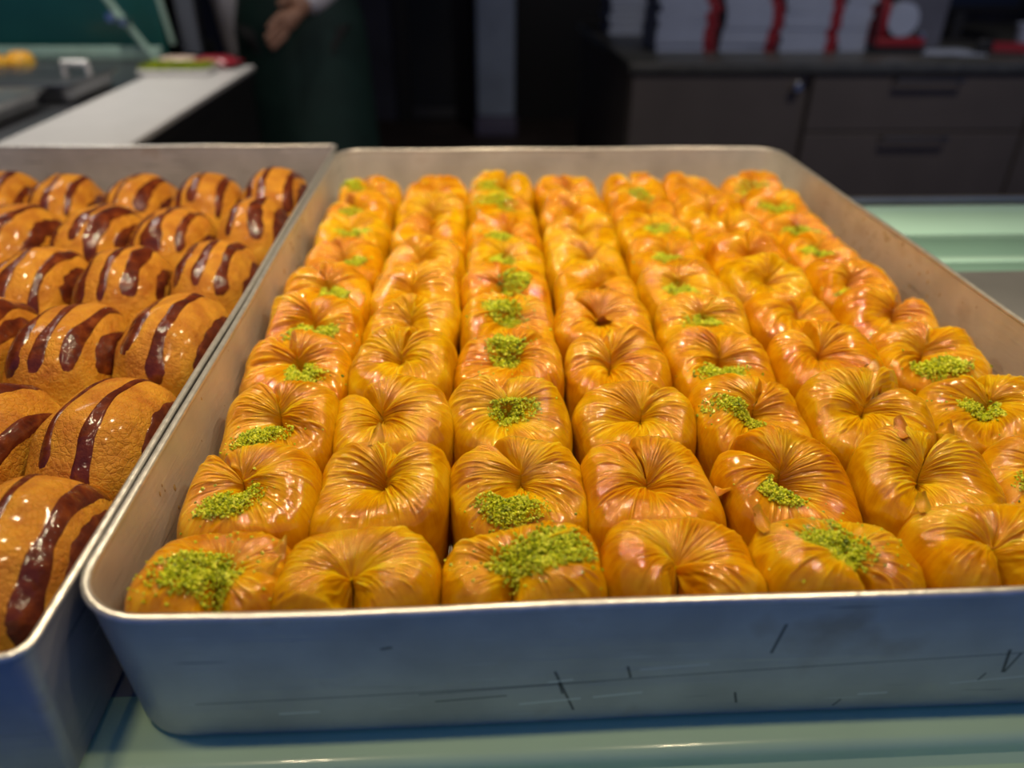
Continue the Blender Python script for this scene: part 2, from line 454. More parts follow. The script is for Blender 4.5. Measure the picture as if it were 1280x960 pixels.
def struct(name, mb, mat, smooth=False):
    return tag(mb.build(name, mat, None, smooth), kind='structure')


struct('floor', MB().box(-3, 4, -0.3, 5.7, FZ - 0.05, FZ), M_floor)
struct('ceiling', MB().box(-3, 4, -0.3, 5.7, 1.8, 1.85), M_ceil)
struct('wall_back', MB().box(-3, 4, 5.6, 5.7, FZ, 1.8), M_wall)
struct('wall_left', MB().box(-3.1, -3.0, -0.3, 5.7, FZ, 1.8), M_wall)
struct('wall_right', MB().box(4.0, 4.1, -0.3, 5.7, FZ, 1.8), M_wall)
# back door in the wall: frame, leaf, glazed panel
d1 = tag(empty('door_1', (-0.12, 5.6, FZ)), kind='structure')
MB().box(-0.27, -0.20, -0.05, 0, 0, 2.1).box(0.17, 0.24, -0.05, 0, 0, 2.1).box(-0.2, 0.17, -0.05, 0, 2.03, 2.1).build('door_frame', M_dark, d1)
MB().box(-0.20, 0.17, -0.03, 0, 0.0, 2.03).build('door_infill', M_dark, d1)
MB().box(-0.17, 0.14, -0.04, -0.03, 0.10, 1.9, .004).build('door_panel', simple('smoked_glass', (0.03, 0.035, 0.045), 0.2), d1)
MB().box(-0.17, 0.14, -0.045, -0.03, 0.02, 0.09, .004).build('kick_plate', M_dsteel, d1)
d2 = tag(empty('doorway_2', (0.75, 5.6, FZ)), kind='structure')
MB().box(-0.30, 0.34, -0.02, 0, 0, 2.1).build('door_infill', simple('doorway_shade', (0.004, 0.004, 0.005), 0.5), d2)  # flat black sheet standing in for the shade inside a dark doorway
# pillar clad in blue-grey, with its plinth
pl = tag(empty('trim_1', (0.285, 5.2, FZ)), kind='structure')
MB().box(-0.125, 0.125, -0.12, 0.12, 0.12, 2.8, .03).build('pillar_shaft', M_post, pl, True)
MB().box(-0.132, 0.135, -0.13, 0.13, 0.0, 0.12, .01).build('pillar_plinth', simple('mauve_plinth', (0.17, 0.16, 0.26), 0.5), pl, True)

# ------------------------------------------------------------------ display case: shelf
shelf = tag(empty('display_shelf', (0.0, 0.25, -0.06)),
            'grey display shelf with pale mint rails carrying the two pastry trays', 'shelf')


def sh(name, y0, y1, z0, z1, mat, bev=0.001):
    MB().box(-1.2, 1.4, y0 - 0.25, y1 - 0.25, z0 + 0.06, z1 + 0.06, bev).build(name, mat, shelf, True)


sh('shelf_plate', 0.022, 0.392, -0.075, -0.0602, M_shelf)
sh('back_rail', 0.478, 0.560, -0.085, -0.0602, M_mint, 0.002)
sh('rail_web', 0.424, 0.478, -0.085, -0.0606, M_mint_shaded, 0.0005)
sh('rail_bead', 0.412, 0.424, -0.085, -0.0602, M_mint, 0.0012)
sh('rail_lip', 0.392, 0.412, -0.085, -0.0606, M_mint_shaded, 0.0005)
sh('back_channel', 0.560, 0.578, -0.085, -0.066, M_dark)
sh('back_track', 0.578, 0.586, -0.085, -0.058, M_steel)
# front rail: flat top, rolled edge, lower step
prof = [(0.022, -0.0603), (0.000, -0.0603), (-0.0035, -0.0606)]
for k in range(1, 7):
    a = PI / 2 * k / 6
    prof.append((-0.0035 - 0.004 * math.sin(a), -0.0646 + 0.004 * math.cos(a)))
prof += [(-0.0075, -0.068), (-0.010, -0.0705), (-0.034, -0.0715), (-0.038, -0.075), (-0.038, -0.10), (0.022, -0.10)]
MB().prism([(y - 0.25, z + 0.06) for y, z in prof], -1.2, 1.4).build('front_rail', simple('mint_front_rail', (0.66, 0.94, 0.60), 0.22, 0, 0.06, 12, coat=0.6), shelf, True)
# plinth the shelf stands on
case = tag(MB().box(-1.2, 1.4, 0.0, 0.54, FZ, -0.10, .004).build('display_case_base', M_dark), 'black base cabinet under the mint edged display shelf', 'cabinet')


# ------------------------------------------------------------------ trays
def rrect(W, D, inset, R, n=8):
    """closed rounded rectangle, counter-clockwise from the front left corner"""
    r = max(R - inset, 0.0015); pts = []
    for cx, cy, a0 in ((inset + r, inset + r, PI), (W - inset - r, inset + r, 1.5 * PI), (W - inset - r, D - inset - r, 0), (inset + r, D - inset - r, PI / 2)):
        for k in range(n + 1):
            a = a0 + PI / 2 * k / n
            pts.append((cx + r * math.cos(a), cy + r * math.sin(a)))
    # extra points along the straight sides so that the sheet can bow and dent a little
    out = []
    for i, p in enumerate(pts):
        q = pts[(i + 1) % len(pts)]
        out.append(p)
        L = math.hypot(q[0] - p[0], q[1] - p[1])
        if L > 0.1:
            kk = 24
            for j in range(1, kk):
                out.append((p[0] + (q[0] - p[0]) * j / kk, p[1] + (q[1] - p[1]) * j / kk))
    return out


def sweep(W, D, R, prof, dent=0.0, seed=0, cap0=False, cap1=False, loop=False):
    rows = []
    rs = random.Random(seed); ph = [rs.uniform(0, 6) for _ in range(4)]
    for inset, z in prof:
        row = []
        for x, y in rrect(W, D, inset, R):
            dz = dent * (math.sin(x * 41 + ph[0]) + 0.7 * math.sin(y * 37 + ph[1])) * (1 + z / 0.06)
            dn = dent * (math.sin(x * 29 + ph[2]) + math.sin(y * 23 + ph[3]))
            cx, cy = W / 2 - x, D / 2 - y
            row.append((x + dn * (1 if cx > 0 else -1) * (abs(cx) > W / 2 - 0.02), y + dn * (1 if cy > 0 else -1) * (abs(cy) > D / 2 - 0.02), z + dz))
        rows.append(row)
    n = len(rows[0]); V = [p for r in rows for p in r]; F = []
    rr = len(rows)
    for i in range(rr if loop else rr - 1):
        for k in range(n):
            F.append((i * n + k, i * n + (k + 1) % n, ((i + 1) % rr) * n + (k + 1) % n, ((i + 1) % rr) * n + k))
    caps = []
    if cap0: caps.append([k for k in range(n)][::-1])
    if cap1: caps.append([(rr - 1) * n + k for k in range(n)])
    return V, F, caps


def tray(name, loc, W, D, H, R, mat, label, dent, seed, rimr=0.0016):
    root = empty(name, loc); tag(root, label, 'tray')
    fl = 0.004
    prof = [(fl + 0.004, -H), (fl + 0.001, -H + 0.0008), (fl, -H + 0.004)]
    for t in (0.25, 0.5, 0.75, 0.97):
        prof.append((fl * (1 - t), -H + 0.004 + (H - 0.004) * t))
    for t in (0.97, 0.7, 0.4, 0.1):
        prof.append((fl * (1 - t) + 0.0013, -H + 0.0045 + (H - 0.0045) * t))
    prof += [(fl + 0.002, -H + 0.003), (fl + 0.005, -H + 0.0014)]
    V, F, caps = sweep(W, D, R, prof, dent, seed, True, True)
    me = bpy.data.meshes.new('pan_body'); me.from_pydata(V, [], F + caps); me.update()
    me.polygons.foreach_set('use_smooth', np.full(len(me.polygons), True)); me.set_sharp_from_angle(angle=math.radians(50))
    me.materials.append(mat); link('pan_body', me, root)
    rp = [(0.0006 + rimr * 1.0 * math.cos(a), rimr * 0.75 * math.sin(a) - 0.0004) for a in [2 * PI * k / 8 for k in range(8)]]
    V, F, _ = sweep(W, D, R, rp, dent, seed, loop=True)
    me = bpy.data.meshes.new('rim'); me.from_pydata(V, [], F); me.update()
    me.polygons.foreach_set('use_smooth', np.full(len(me.polygons), True))
    me.materials.append(M_rim); link('rim', me, root)
    return root


TH = 0.0582
big_tray = tray('baking_tray', (0, 0, 0), 0.40, 0.548, 0.06, 0.024, M_tray,
     'large worn aluminium tray holding the golden filo nests', 0.0003, 3)
tray('baking_tray', (-0.412, -0.012, 0), 0.4095, 0.578, 0.06, 0.007, M_tray2,
     'aluminium tray of striped buns at the left, cut by the photo edge', 0.0003, 9, 0.0015)


rs = np.random.RandomState(4)
Vs, Fs = [], []
for k in range(170):
    side = rs.choice([0, 1, 1]); y = rs.uniform(.02, .52); z = -0.004 - abs(rs.normal(0, .014))
    z = max(z, -.045)
    x = 0.0013 + 0.004 * (-z / .06) + 0.0001
    v = np.array([(0, -1, 0), (0, 1, 0), (0, 0, -1.6), (0, 0, 1), (1, 0, -.3), (0, -.7, .7), (0, .7, .7), (0, -.7, -.9), (0, .7, -.9)], float)
    v = v * rs.uniform(.0005, .0013) * np.array([.5, 1, rs.uniform(.9, 1.8)])
    v[:, 0] *= 1 if side == 0 else -1
    v += np.array([x if side == 0 else 0.40 - x, y, z])
    f = np.array([(4, 0, 5), (4, 5, 3), (4, 3, 6), (4, 6, 1), (4, 1, 8), (4, 8, 2), (4, 2, 7), (4, 7, 0)])
    Vs.append(v); Fs.append((f if side == 0 else f[:, ::-1]) + 9 * k)
M_drop = simple('clear_amber_syrup', (.42, .30, .14), .1, 0, .1, 50, coat=1.0)
tag(link('syrup_drops', npmesh('syrup_drops', np.concatenate(Vs), np.concatenate(Fs), M_drop), big_tray), kind='stuff')


# ------------------------------------------------------------------ golden filo nests
def catmull(P, n):
    P = np.array(P, float); t = np.r_[0, np.cumsum(np.hypot(*np.diff(P, axis=0).T))]; t /= t[-1]
    q = np.linspace(0, 1, n)
    out = np.zeros((n, 2))
    mm = np.gradient(P, t, axis=0)
    for j, s in enumerate(q):
        i = min(np.searchsorted(t, s, side='right') - 1, len(t) - 2)
        h = t[i + 1] - t[i]; a = (s - t[i]) / h
        out[j] = (2 * a**3 - 3 * a**2 + 1) * P[i] + (a**3 - 2 * a**2 + a) * h * mm[i] + (-2 * a**3 + 3 * a**2) * P[i + 1] + (a**3 - a**2) * h * mm[i + 1]
    return q, out


def nest_mesh(seed, nu, ns, W, D, H, crease=PI / 2, cw=0.16, cdepth=0.3, front_drop=0.10, filled=0.0):
    rs = np.random.RandomState(seed)
    PR = [(0.78, 0), (0.90, 0.05), (0.955, 0.24), (0.985, 0.46), (1.0, 0.62), (0.985, 0.755), (0.92, 0.875), (0.80, 0.95), (0.64, 0.985), (0.48, 0.985), (0.34, 0.965),
          (0.21, 0.93 + 0.02 * filled), (0.10, 0.88 + 0.04 * filled), (0.04, 0.85 + 0.06 * filled), (0.003, 0.84 + 0.07 * filled)]
    s, pr = catmull(PR, ns)
    u = np.linspace(0, 2 * PI, nu + 1) + crease + 1e-3
    U, S = np.meshgrid(u, s, indexing='ij')
    rho = np.broadcast_to(pr[:, 0], U.shape).copy(); z = np.broadcast_to(pr[:, 1], U.shape).copy()
    da = (U - crease + PI) % (2 * PI) - PI
    g = np.exp(-(da / (cw * (0.7 + 0.8 * (1 - rho) + 0.05))) ** 2)
    # swelling of the two lobe ends beside the crease
    lobe = np.exp(-((np.abs(da) - 0.75) / 0.5) ** 2)
    ex = 3.2
    cu, su = np.cos(U), np.sin(U)
    ol = (np.abs(cu) ** ex + np.abs(su) ** ex) ** (-1 / ex)
    lump = sum(rs.uniform(-1, 1) * 0.026 * np.sin(k * U + rs.uniform(0, 6) + rs.uniform(-2, 2) * S) for k in (1, 2, 3, 4, 5))
    ol = ol * (1 + lump) * (1 - 0.13 * g) * (1 + 0.03 * lobe)
    cx, cy = rs.uniform(-0.10, 0.10) + 0.12 * math.cos(crease), rs.uniform(0.0, 0.10) + 0.14 * math.sin(crease)
    X = W * (cx * (1 - rho) + rho * ol * cu)
    Y = D * (cy * (1 - rho) + rho * ol * su)
    frontness = (1 - np.sin(U)) / 2
    lap = np.sign(da) * np.exp(-np.abs(da) / 0.45) * rs.choice([-1, 1]) * rs.uniform(.01, .07)
    hh = 1 - front_drop * frontness + 0.03 * lobe + lap + rs.uniform(-0.08, 0.08) * cu + rs.uniform(-.03, .03) * su
    zl = sum(rs.uniform(-1, 1) * 0.018 * np.sin(k * U + rs.uniform(0, 6) + 4 * S) for k in (2, 3, 4, 6))
    top = np.clip((S - 0.3) / 0.3, 0, 1)
    Z = H * (z * hh + zl * top - cdepth * g * top * np.clip(rho * 2.2, 0.25, 1))
    # gathers running from the middle out over the lobes: single creases of unequal length, width and height
    wr = np.zeros_like(U)
    ncr = 190 if nu > 200 else 110
    tw = rs.uniform(-0.6, 0.6)
    for k in range(ncr):
        u0 = crease + rs.uniform(0.03, 2 * PI - 0.03)
        wd = rs.uniform(0.012, 0.032) * (1 if nu > 300 else 1.3 if nu > 200 else 1.9)
        s0 = rs.uniform(0.46, 0.76); s1 = s0 + rs.uniform(0.10, 0.45)
        path = u0 + (tw + rs.uniform(-.35, .35)) * (S - 0.6) + rs.uniform(0, .05) * np.sin(14 * S + rs.uniform(0, 6))
        dd = (U - path + PI) % (2 * PI) - PI
        win = np.clip((S - s0) / 0.06, 0, 1) * np.clip((s1 - S) / 0.10, 0, 1)
        amp = rs.choice([1, 1, 1, -0.8]) * rs.uniform(.3, 1.35) * (wd / .025) ** .6
        wr += amp * win * np.exp(-(dd / wd) ** 2)
    # the gathers stop at a soft fold on the shoulder; below it the sheet is smooth
    fs = 0.53 + 0.05 * np.sin(2 * U + rs.uniform(0, 6)) + 0.04 * np.sin(5 * U + rs.uniform(0, 6)) + 0.02 * np.sin(13 * U + rs.uniform(0, 6))
    env = np.clip((S - fs + .03) / 0.06, 0, 1) * np.clip(rho * 5, 0.1, 1) + 0.05
    fold = np.exp(-((S - fs) / 0.022) ** 2) * (0.5 + 0.5 * np.sin(U * 2 + rs.uniform(0, 6)))
    P = np.stack([X, Y, Z], -1)
    Pu = np.gradient(P, axis=0); Ps = np.gradient(P, axis=1)
    nrm = np.cross(Pu, Ps); nrm /= (np.linalg.norm(nrm, axis=-1, keepdims=True) + 1e-12)
    # long soft overlap folds: the sheet edge crossing a lobe
    P = P + nrm * (0.00050 * wr * env + 0.0006 * fold)[..., None]
    P[..., 2] = np.maximum(P[..., 2], 0)
    nn, nm = U.shape
    idx = np.arange(nn * nm).reshape(nn, nm)
    F = np.stack([idx[:-1, :-1], idx[1:, :-1], idx[1:, 1:], idx[:-1, 1:]], -1).reshape(-1, 4)
    F = np.concatenate([F, np.stack([idx[-1, :-1], idx[0, :-1], idx[0, 1:], idx[-1, 1:]], -1)])  # the lap of the sheet at the crease
    uv = np.stack([(U - crease) / (2 * PI), S], -1).reshape(-1, 2)
    return npmesh('filo_nest', P.reshape(-1, 3), F, M_filo, True, uv, np.clip(0.42 * wr * env + 0.25 * fold, -1, 1.5).ravel())


OCT = np.array([(1, 1, 1), (1, -1, -1), (-1, 1, -1), (-1, -1, 1), (1, 1, -1), (1, -1, 1), (-1, 1, 1), (-1, -1, -1)], float) / 1.732
CUBE_F = np.array([(0, 5, 1, 4), (6, 2, 7, 3), (0, 4, 2, 6), (5, 3, 7, 1), (0, 6, 3, 5), (4, 1, 7, 2)])


def crumbs(seed, bvh, cx, cy, hw, hd, n, rot, r0=0.00055, gx=1.2):
    """a heap of small angular crumbs lying on the pastry (object space)"""
    rs = np.random.RandomState(seed)
    Vs, Fs, As = [], [], []; c = 0
    k = 0; tries = 0; n = int(n * 1.5)
    zs = [h[0].z for h in (bvh.ray_cast(Vector((cx + i * hw * .35, cy + j * hd * .35, .2)), Vector((0, 0, -1))) for i in (-1, 0, 1) for j in (-1, 0, 1)) if h[0]]
    zmed = sorted(zs)[len(zs) // 2] if zs else 0
    # the heap is made of a few overlapping clumps, so that its outline is ragged
    cl = [(rs.uniform(-.55, .55), rs.uniform(-.5, .5), rs.uniform(.45, .75)) for _ in range(4)] + [(0, 0, .8)]
    while k < n and tries < n * 3:
        tries += 1
        if k < n * 0.95:
            a, b, s = cl[rs.randint(5)]
            q_, e_ = rs.uniform(0, 2 * PI), s * rs.uniform(0, 1) ** 0.5
            dx, dy = a * .8 + 1.1 * e_ * math.cos(q_), b * .8 + 1.1 * e_ * math.sin(q_)
        else:
            dx, dy = rs.normal(0, 0.9, 2)
        d = math.hypot(dx, dy)
        lx, ly = dx * hw * gx, dy * hd * gx * 1.04
        x = cx + lx * math.cos(rot) - ly * math.sin(rot); y = cy + lx * math.sin(rot) + ly * math.cos(rot)
        hit = bvh.ray_cast(Vector((x, y, 0.2)), Vector((0, 0, -1)))
        if hit[0] is None or hit[0].z < 0.018: continue
        r = r0 * rs.uniform(0.55, 1.5)
        if rs.rand() < 0.05: r *= 1.5
        pile = max(0, 1 - d * d * 0.7)
        z = max(hit[0].z, zmed - 0.005 * (1 + d)) + r * 0.3 + rs.uniform(0, 0.0026) * pile; z = min(z, zmed + 0.0035)
        q = rs.normal(size=4); q /= np.linalg.norm(q); w_, x_, y_, z_ = q
        Rm = np.array([[1 - 2 * (y_ * y_ + z_ * z_), 2 * (x_ * y_ - z_ * w_), 2 * (x_ * z_ + y_ * w_)], [2 * (x_ * y_ + z_ * w_), 1 - 2 * (x_ * x_ + z_ * z_), 2 * (y_ * z_ - x_ * w_)], [2 * (x_ * z_ - y_ * w_), 2 * (y_ * z_ + x_ * w_), 1 - 2 * (x_ * x_ + y_ * y_)]])
        v = (OCT * rs.uniform(0.6, 1.25, (8, 3)) * r * np.array([1.2, 0.9, 0.8])) @ Rm.T + np.array([x, y, z])
        Vs.append(v); Fs.append(CUBE_F + 8 * k); As.append(np.full(8, np.clip(rs.normal(0.55, 0.24), 0, 1)))
        k += 1
    if not Vs: return None
    return npmesh('pistachio_crumbs', np.concatenate(Vs), np.concatenate(Fs), M_pist, False, None, np.concatenate(As))


def flake_mesh(seed, bvh, x, y, ang, L, Wd):
    """a torn paper-thin tongue of filo standing off the nest"""
    rs = random.Random(seed)
    hit = bvh.ray_cast(Vector((x, y, 0.2)), Vector((0, 0, -1)))
    z = hit[0].z if hit[0] else 0.04
    mb = MB(); g = []
    for i in range(6):
        t = i / 5
        row = []
        for j in range(5):
            k = j / 4 - 0.5
            wd = Wd * (1 - 0.6 * t * t) * (1 + rs.uniform(-.12, .12))
            a = L * t * (1 + (rs.uniform(-.15, .15) if i == 5 else 0)); b = wd * k
            row.append(mb.bm.verts.new((x + a * math.cos(ang) - b * math.sin(ang), y + a * math.sin(ang) + b * math.cos(ang), z - 0.0008 + 0.5 * L * t * t + 0.0012 * math.sin(5 * k + 3 * t))))
        g.append(row)
    for i in range(5):
        for j in range(4): mb.bm.faces.new((g[i][j], g[i + 1][j], g[i + 1][j + 1], g[i][j + 1]))
    me = mb.mesh('filo_flake', M_filo, True)
    me.uv_layers.new(name='UVMap')
    return me


ROWY = [0.0305, 0.077, 0.127, 0.177, 0.224, 0.271, 0.319, 0.367, 0.419, 0.471]
COLX0 = [0.0308, 0.0790, 0.1345, 0.187, 0.241, 0.297, 0.351]
COLX1 = [0.036, 0.0905, 0.144, 0.200, 0.254, 0.306, 0.3575]
ORD = ['front', 'second', 'third', 'fourth', 'fifth', 'sixth', 'seventh', 'eighth', 'ninth', 'back']
COLN = ['leftmost', 'second from left', 'third from left', 'middle of seven', 'third from right', 'second from right', 'rightmost']
# heaps of pistachio: (row, column) -> x, y, half width, half depth, turn, crumbs
PILES = {(0, 0): (0.0295, 0.0155, .0125, .0085, .2, 950), (1, 0): (.0295, .0610, .0115, .0060, .5, 620), (2, 0): (.0305, .1085, .0105, .0062, .45, 620),
         (3, 0): (.0360, .1640, .0100, .0062, .1, 560), (4, 0): (.0335, .2080, .0100, .0065, .3, 560), (5, 0): (.0350, .2580, .0095, .0065, .1, 520),
         (6, 0): (.0400, .3070, .0070, .0050, 0, 300), (7, 0): (.0360, .3540, .0080, .005, 0, 260), (8, 0): (.030, .4120, .0090, .006, 0, 240), (9, 0): (.024, .4620, .0090, .006, 0, 240),
         (0, 2): (.1400, .0170, .0150, .0085, 0, 1200), (1, 2): (.1325, .0560, .0115, .0060, -.1, 760), (2, 2): (.1365, .1235, .0078, .0062, 0, 560), (3, 2): (.1350, .1770, .0072, .0078, 0, 560),
         (4, 2): (.1370, .2200, .0080, .0070, 0, 520), (5, 2): (.1430, .2700, .0075, .0070, 0, 460), (6, 2): (.1390, .3110, .0070, .0065, 0, 420), (7, 2): (.1370, .3500, .0070, .006, 0, 360),
         (8, 2): (.1385, .4150, .0120, .008, 0, 360), (9, 2): (.134, .4650, .0080, .006, 0, 200),
         (0, 4): (.2390, .0180, .0110, .0090, -.2, 950), (1, 4): (.2345, .0620, .0110, .0058, -.55, 560), (2, 4): (.2345, .1180, .0105, .0055, -.2, 520), (3, 4): (.2430, .1610, .0105, .0055, 0, 460),
         (4, 4): (.2470, .2160, .0085, .0052, 0, 360), (5, 4): (.2460, .2600, .0095, .0060, -.1, 420), (6, 4): (.2475, .3070, .0090, .0055, 0, 340), (7, 4): (.2550, .3590, .0095, .006, 0, 320), (8, 4): (.252, .4200, .008, .005, 0, 160),
         (1, 6): (.3420, .0640, .0100, .0060, 0, 420), (2, 6): (.3520, .1180, .0115, .0060, -.35, 560), (3, 6): (.3530, .1580, .0120, .0060, -.25, 560), (4, 6): (.3550, .1970, .0110, .0060, -.15, 480),
         (5, 6): (.3510, .2460, .0085, .0050, 0, 300), (6, 6): (.3490, .3040, .0100, .0062, 0, 320), (7, 6): (.3570, .3570, .0110, .007, 0, 360), (8, 6): (.3540, .4030, .0110, .007, 0, 340), (9, 6): (.3600, .4650, .0110, .008, 0, 320),
         (0, 6): (.345, .0180, .0100, .0080, 0, 600)}
FLAKES = {(0, 0): [(.016, -.004, 0.5, .008, .006), (.019, .006, 1.2, .006, .006)], (1, 1): [(-.004, .016, 1.7, .009, .007)],
          (1, 5): [(-.004, .012, 1.9, .009, .010), (.012, .014, 1.2, .007, .008)], (0, 5): [(-.018, .010, 1.6, .008, .007)], (2, 5): [(.002, .010, 1.2, .010, .012)], (0, 4): [(-.02, .010, 2.0, .009, .007)],
          (1, 3): [(.024, -.004, -.6, .006, .005)], (4, 3): [(0, .004, -1.57, .008, .012)], (5, 3): [(.004, .006, -1.4, .007, .012)]}
rj = random.Random(21)
for r in range(10):
    for c in range(7):
        t = r / 9
        x = COLX0[c] * (1 - t) + COLX1[c] * t + rj.uniform(-.0016, .0016)
        y = ROWY[r] + rj.uniform(-.0022, .0022)
        if c == 0: x = max(x, 0.0326) if r < 8 else x - 0.001
        W = (0.0274 if c else 0.0261) * rj.uniform(0.97, 1.03); D = (0.0256 if r else 0.0205) * rj.uniform(0.97, 1.03)
        hi = (0.0505 if r else 0.0530) * rj.uniform(0.96, 1.03)
        if r == 0 and c in (0,): hi *= 0.96
        pist = (r, c) in PILES
        if r == 0:
            cr, cw, cd = -PI / 2 + rj.uniform(-.35, .35), (0.16 if pist else 0.24), (0.24 if pist else 0.46)
        else:
            cr, cw, cd = PI / 2 + rj.uniform(-.85, .85), rj.uniform(.06, .15), rj.uniform(.06, .24)
        if c == 0 and r: cr = PI / 2 + rj.uniform(.25, .8)
        if r >= 5: nu, ns = 150, 32
        elif r >= 3: nu, ns = 280, 44
        else: nu, ns = 480, 56
        seed = 100 + r * 7 + c
        me = nest_mesh(seed, nu, ns, W, D, hi, cr, cw, cd, rj.uniform(.13, .24) if r else -0.02, 0.5 if pist else 0.0)
        o = link('filo_nest', me, None, (x, y, -TH)); turn = rj.uniform(-.16, .16) if 0 < c < 6 and r else 0.0; o.rotation_euler = (0, 0, turn)
        where = ('%s row' % ORD[r]) if r in (0, 9) else '%s row from front' % ORD[r]
        look = 'golden filo nest with crushed pistachio' if pist else 'plain golden syrupy filo nest'
        tag(o, '%s, %s, %s' % (look, COLN[c], where), 'pastry', 'golden filo nests in the big tray')
        if pist or (r, c) in FLAKES:
            bvh = BVHTree.FromPolygons([v.co.copy() for v in me.vertices], [tuple(p.vertices) for p in me.polygons])
        if pist:
            px, py, hw, hd, rot, n = PILES[(r, c)]; dx, dy = px - x, py + (0.008 if r else 0.011) - y
            lx, ly = dx * math.cos(turn) + dy * math.sin(turn), -dx * math.sin(turn) + dy * math.cos(turn)
            cm = crumbs(seed, bvh, lx, ly, hw, hd, n, rot - turn, 0.00056 if r < 3 else 0.0007, 1.35 if r == 0 else 1.28 if r < 3 else 1.5)
            if cm: tag(link('pistachio_crumbs', cm, o), kind='stuff')
        for k, (fx, fy, an, L_, wd) in enumerate(FLAKES.get((r, c), [])):
            link('filo_flake', flake_mesh(seed * 3 + k, bvh, fx, fy, an, L_, wd), o)


# ------------------------------------------------------------------ striped buns
class Bun:
    def __init__(s, seed, a, b, h):
        rs = np.random.RandomState(seed)
        s.a, s.b, s.h = a, b, h; s.zc = 0.020
        s.k = [(rs.uniform(-9, 9, 3), rs.uniform(0, 6), rs.uniform(.3, 1)) for _ in range(9)]

    def R(s, d):
        a, b = s.a, s.b
        hz = np.where(d[..., 2] > 0, s.h - s.zc, s.zc)
        p = 2.35
        r = (np.abs(d[..., 0] / a) ** p + np.abs(d[..., 1] / b) ** p + np.abs(d[..., 2] / hz) ** p) ** (-1 / p)
        f = sum(A * np.sin(d @ K * 1.3 + ph) / (1 + 0.15 * np.linalg.norm(K)) for K, ph, A in s.k)
        return r * (1 + 0.022 * f)

    def at(s, d, off=0.0):
        d = d / np.linalg.norm(d, axis=-1, keepdims=True)
        P = d * (s.R(d) + off)[..., None]
        P[..., 2] += s.zc
        return P

    def body(s, nu=72, ns=34):
        u = np.linspace(0, 2 * PI, nu, endpoint=False); t = np.linspace(-1.45, PI / 2 - 1e-3, ns)
        U, T = np.meshgrid(u, t, indexing='ij')
        d = np.stack([np.cos(T) * np.cos(U) * s.a, np.cos(T) * np.sin(U) * s.b, np.sin(T) * (s.h - s.zc)], -1)
        P = s.at(d)
        P[..., 2] = np.maximum(P[..., 2], 0.0)
        idx = np.arange(nu * ns).reshape(nu, ns)
        J = np.roll(idx, -1, axis=0)
        F = np.stack([idx[:, :-1], J[:, :-1], J[:, 1:], idx[:, 1:]], -1).reshape(-1, 4)
        return npmesh('bun', P.reshape(-1, 3), F, M_bun)

    def stripe(s, al, hw, b0, b1, seed):
        rs = np.random.RandomState(seed)
        nx, ny = 9, 40
        q = np.linspace(-1, 1, nx); t = np.linspace(0, 1, ny)
        Q, T = np.meshgrid(q, t, indexing='ij')
        be = b0 + (b1 - b0) * T
        wob = sum(rs.uniform(-1, 1) / (k + .5) * np.sin(k * 3.2 * T + rs.uniform(0, 6)) for k in range(1, 6))
        wid = hw * np.clip(1 + 0.6 * wob, .3, 2) * (np.clip(np.minimum(T, 1 - T) * 9, 0, 1) ** 0.5 + 0.02) * (1.4 - 0.7 * T)
        wob2 = sum(rs.uniform(-1, 1) / (k + 1) * np.sin(k * 2.4 * T + rs.uniform(0, 6)) for k in range(1, 4))
        jag = sum(rs.uniform(-1, 1) * .10 * np.sin(k * 6.3 * T + rs.uniform(0, 6) + np.sign(Q) * rs.uniform(0, 3)) for k in (2, 3, 5, 7))
        wid = wid * (1 + jag)
        A = al + 0.14 * wob2 + wid * Q
        d = np.stack([np.sin(A) * s.a, np.sin(be) * np.cos(A) * s.b, np.cos(A) * np.cos(be) * (s.h - s.zc)], -1)
        off = 0.0007 * np.sqrt(np.clip(1 - np.abs(Q) ** 3, 0, 1)) * np.clip(np.minimum(T, 1 - T) * 10, 0, 1) - 0.0003
        P = s.at(d, off)
        idx = np.arange(nx * ny).reshape(nx, ny)
        F = np.stack([idx[:-1, :-1], idx[1:, :-1], idx[1:, 1:], idx[:-1, 1:]], -1).reshape(-1, 4)
        return npmesh('glaze_stripe', P.reshape(-1, 3), F, M_glaze)


BX = [-0.0375, -0.0905, -0.1445, -0.199, -0.2535, -0.308]
BY = [0.0445, 0.124, 0.208, 0.292, 0.380, 0.462]
BN = [2, 3, 4, 4, 5, 6]
BORD = ['front', 'second', 'third', 'fourth', 'fifth', 'back']
BCOL = ['nearest the filo tray', 'second from the filo tray', 'third from the filo tray', 'fourth from the filo tray', 'fifth from the filo tray', 'sixth from the filo tray']
rb = random.Random(5)
for r in range(6):
    for c in range(BN[r]):
        x = BX[c] + rb.uniform(-.002, .002); y = BY[r] + rb.uniform(-.004, .004) - (0.006 if c % 2 and r else 0)
        bn = Bun(900 + r * 9 + c, 0.0275 * rb.uniform(.96, 1.04), 0.0425 * rb.uniform(.95, 1.03), 0.0605 * rb.uniform(.96, 1.03))
        o = empty('striped_bun', (x, y, -TH), rb.uniform(-.13, .13) - 0.08)
        where = ('%s row' % BORD[r]) if r in (0, 5) else '%s row from front' % BORD[r]
        tag(o, 'baked bun with dark caramel stripes, %s, %s' % (BCOL[c], where), 'bun', 'striped buns in the left tray')
        link('bun', bn.body(), o)
        k = 5 if rb.random() < .6 else 4
        cs = [-0.95, -0.35, 0.25, 0.85] if k == 4 else [-1.05, -0.52, -0.02, 0.48, 1.0]
        for j, a in enumerate(cs):
            link('glaze_stripe', bn.stripe(a + rb.uniform(-.08, .08), rb.uniform(.08, .16), rb.uniform(-1.3, -.85), rb.uniform(.9, 1.3), 1700 + r * 60 + c * 7 + j), o)

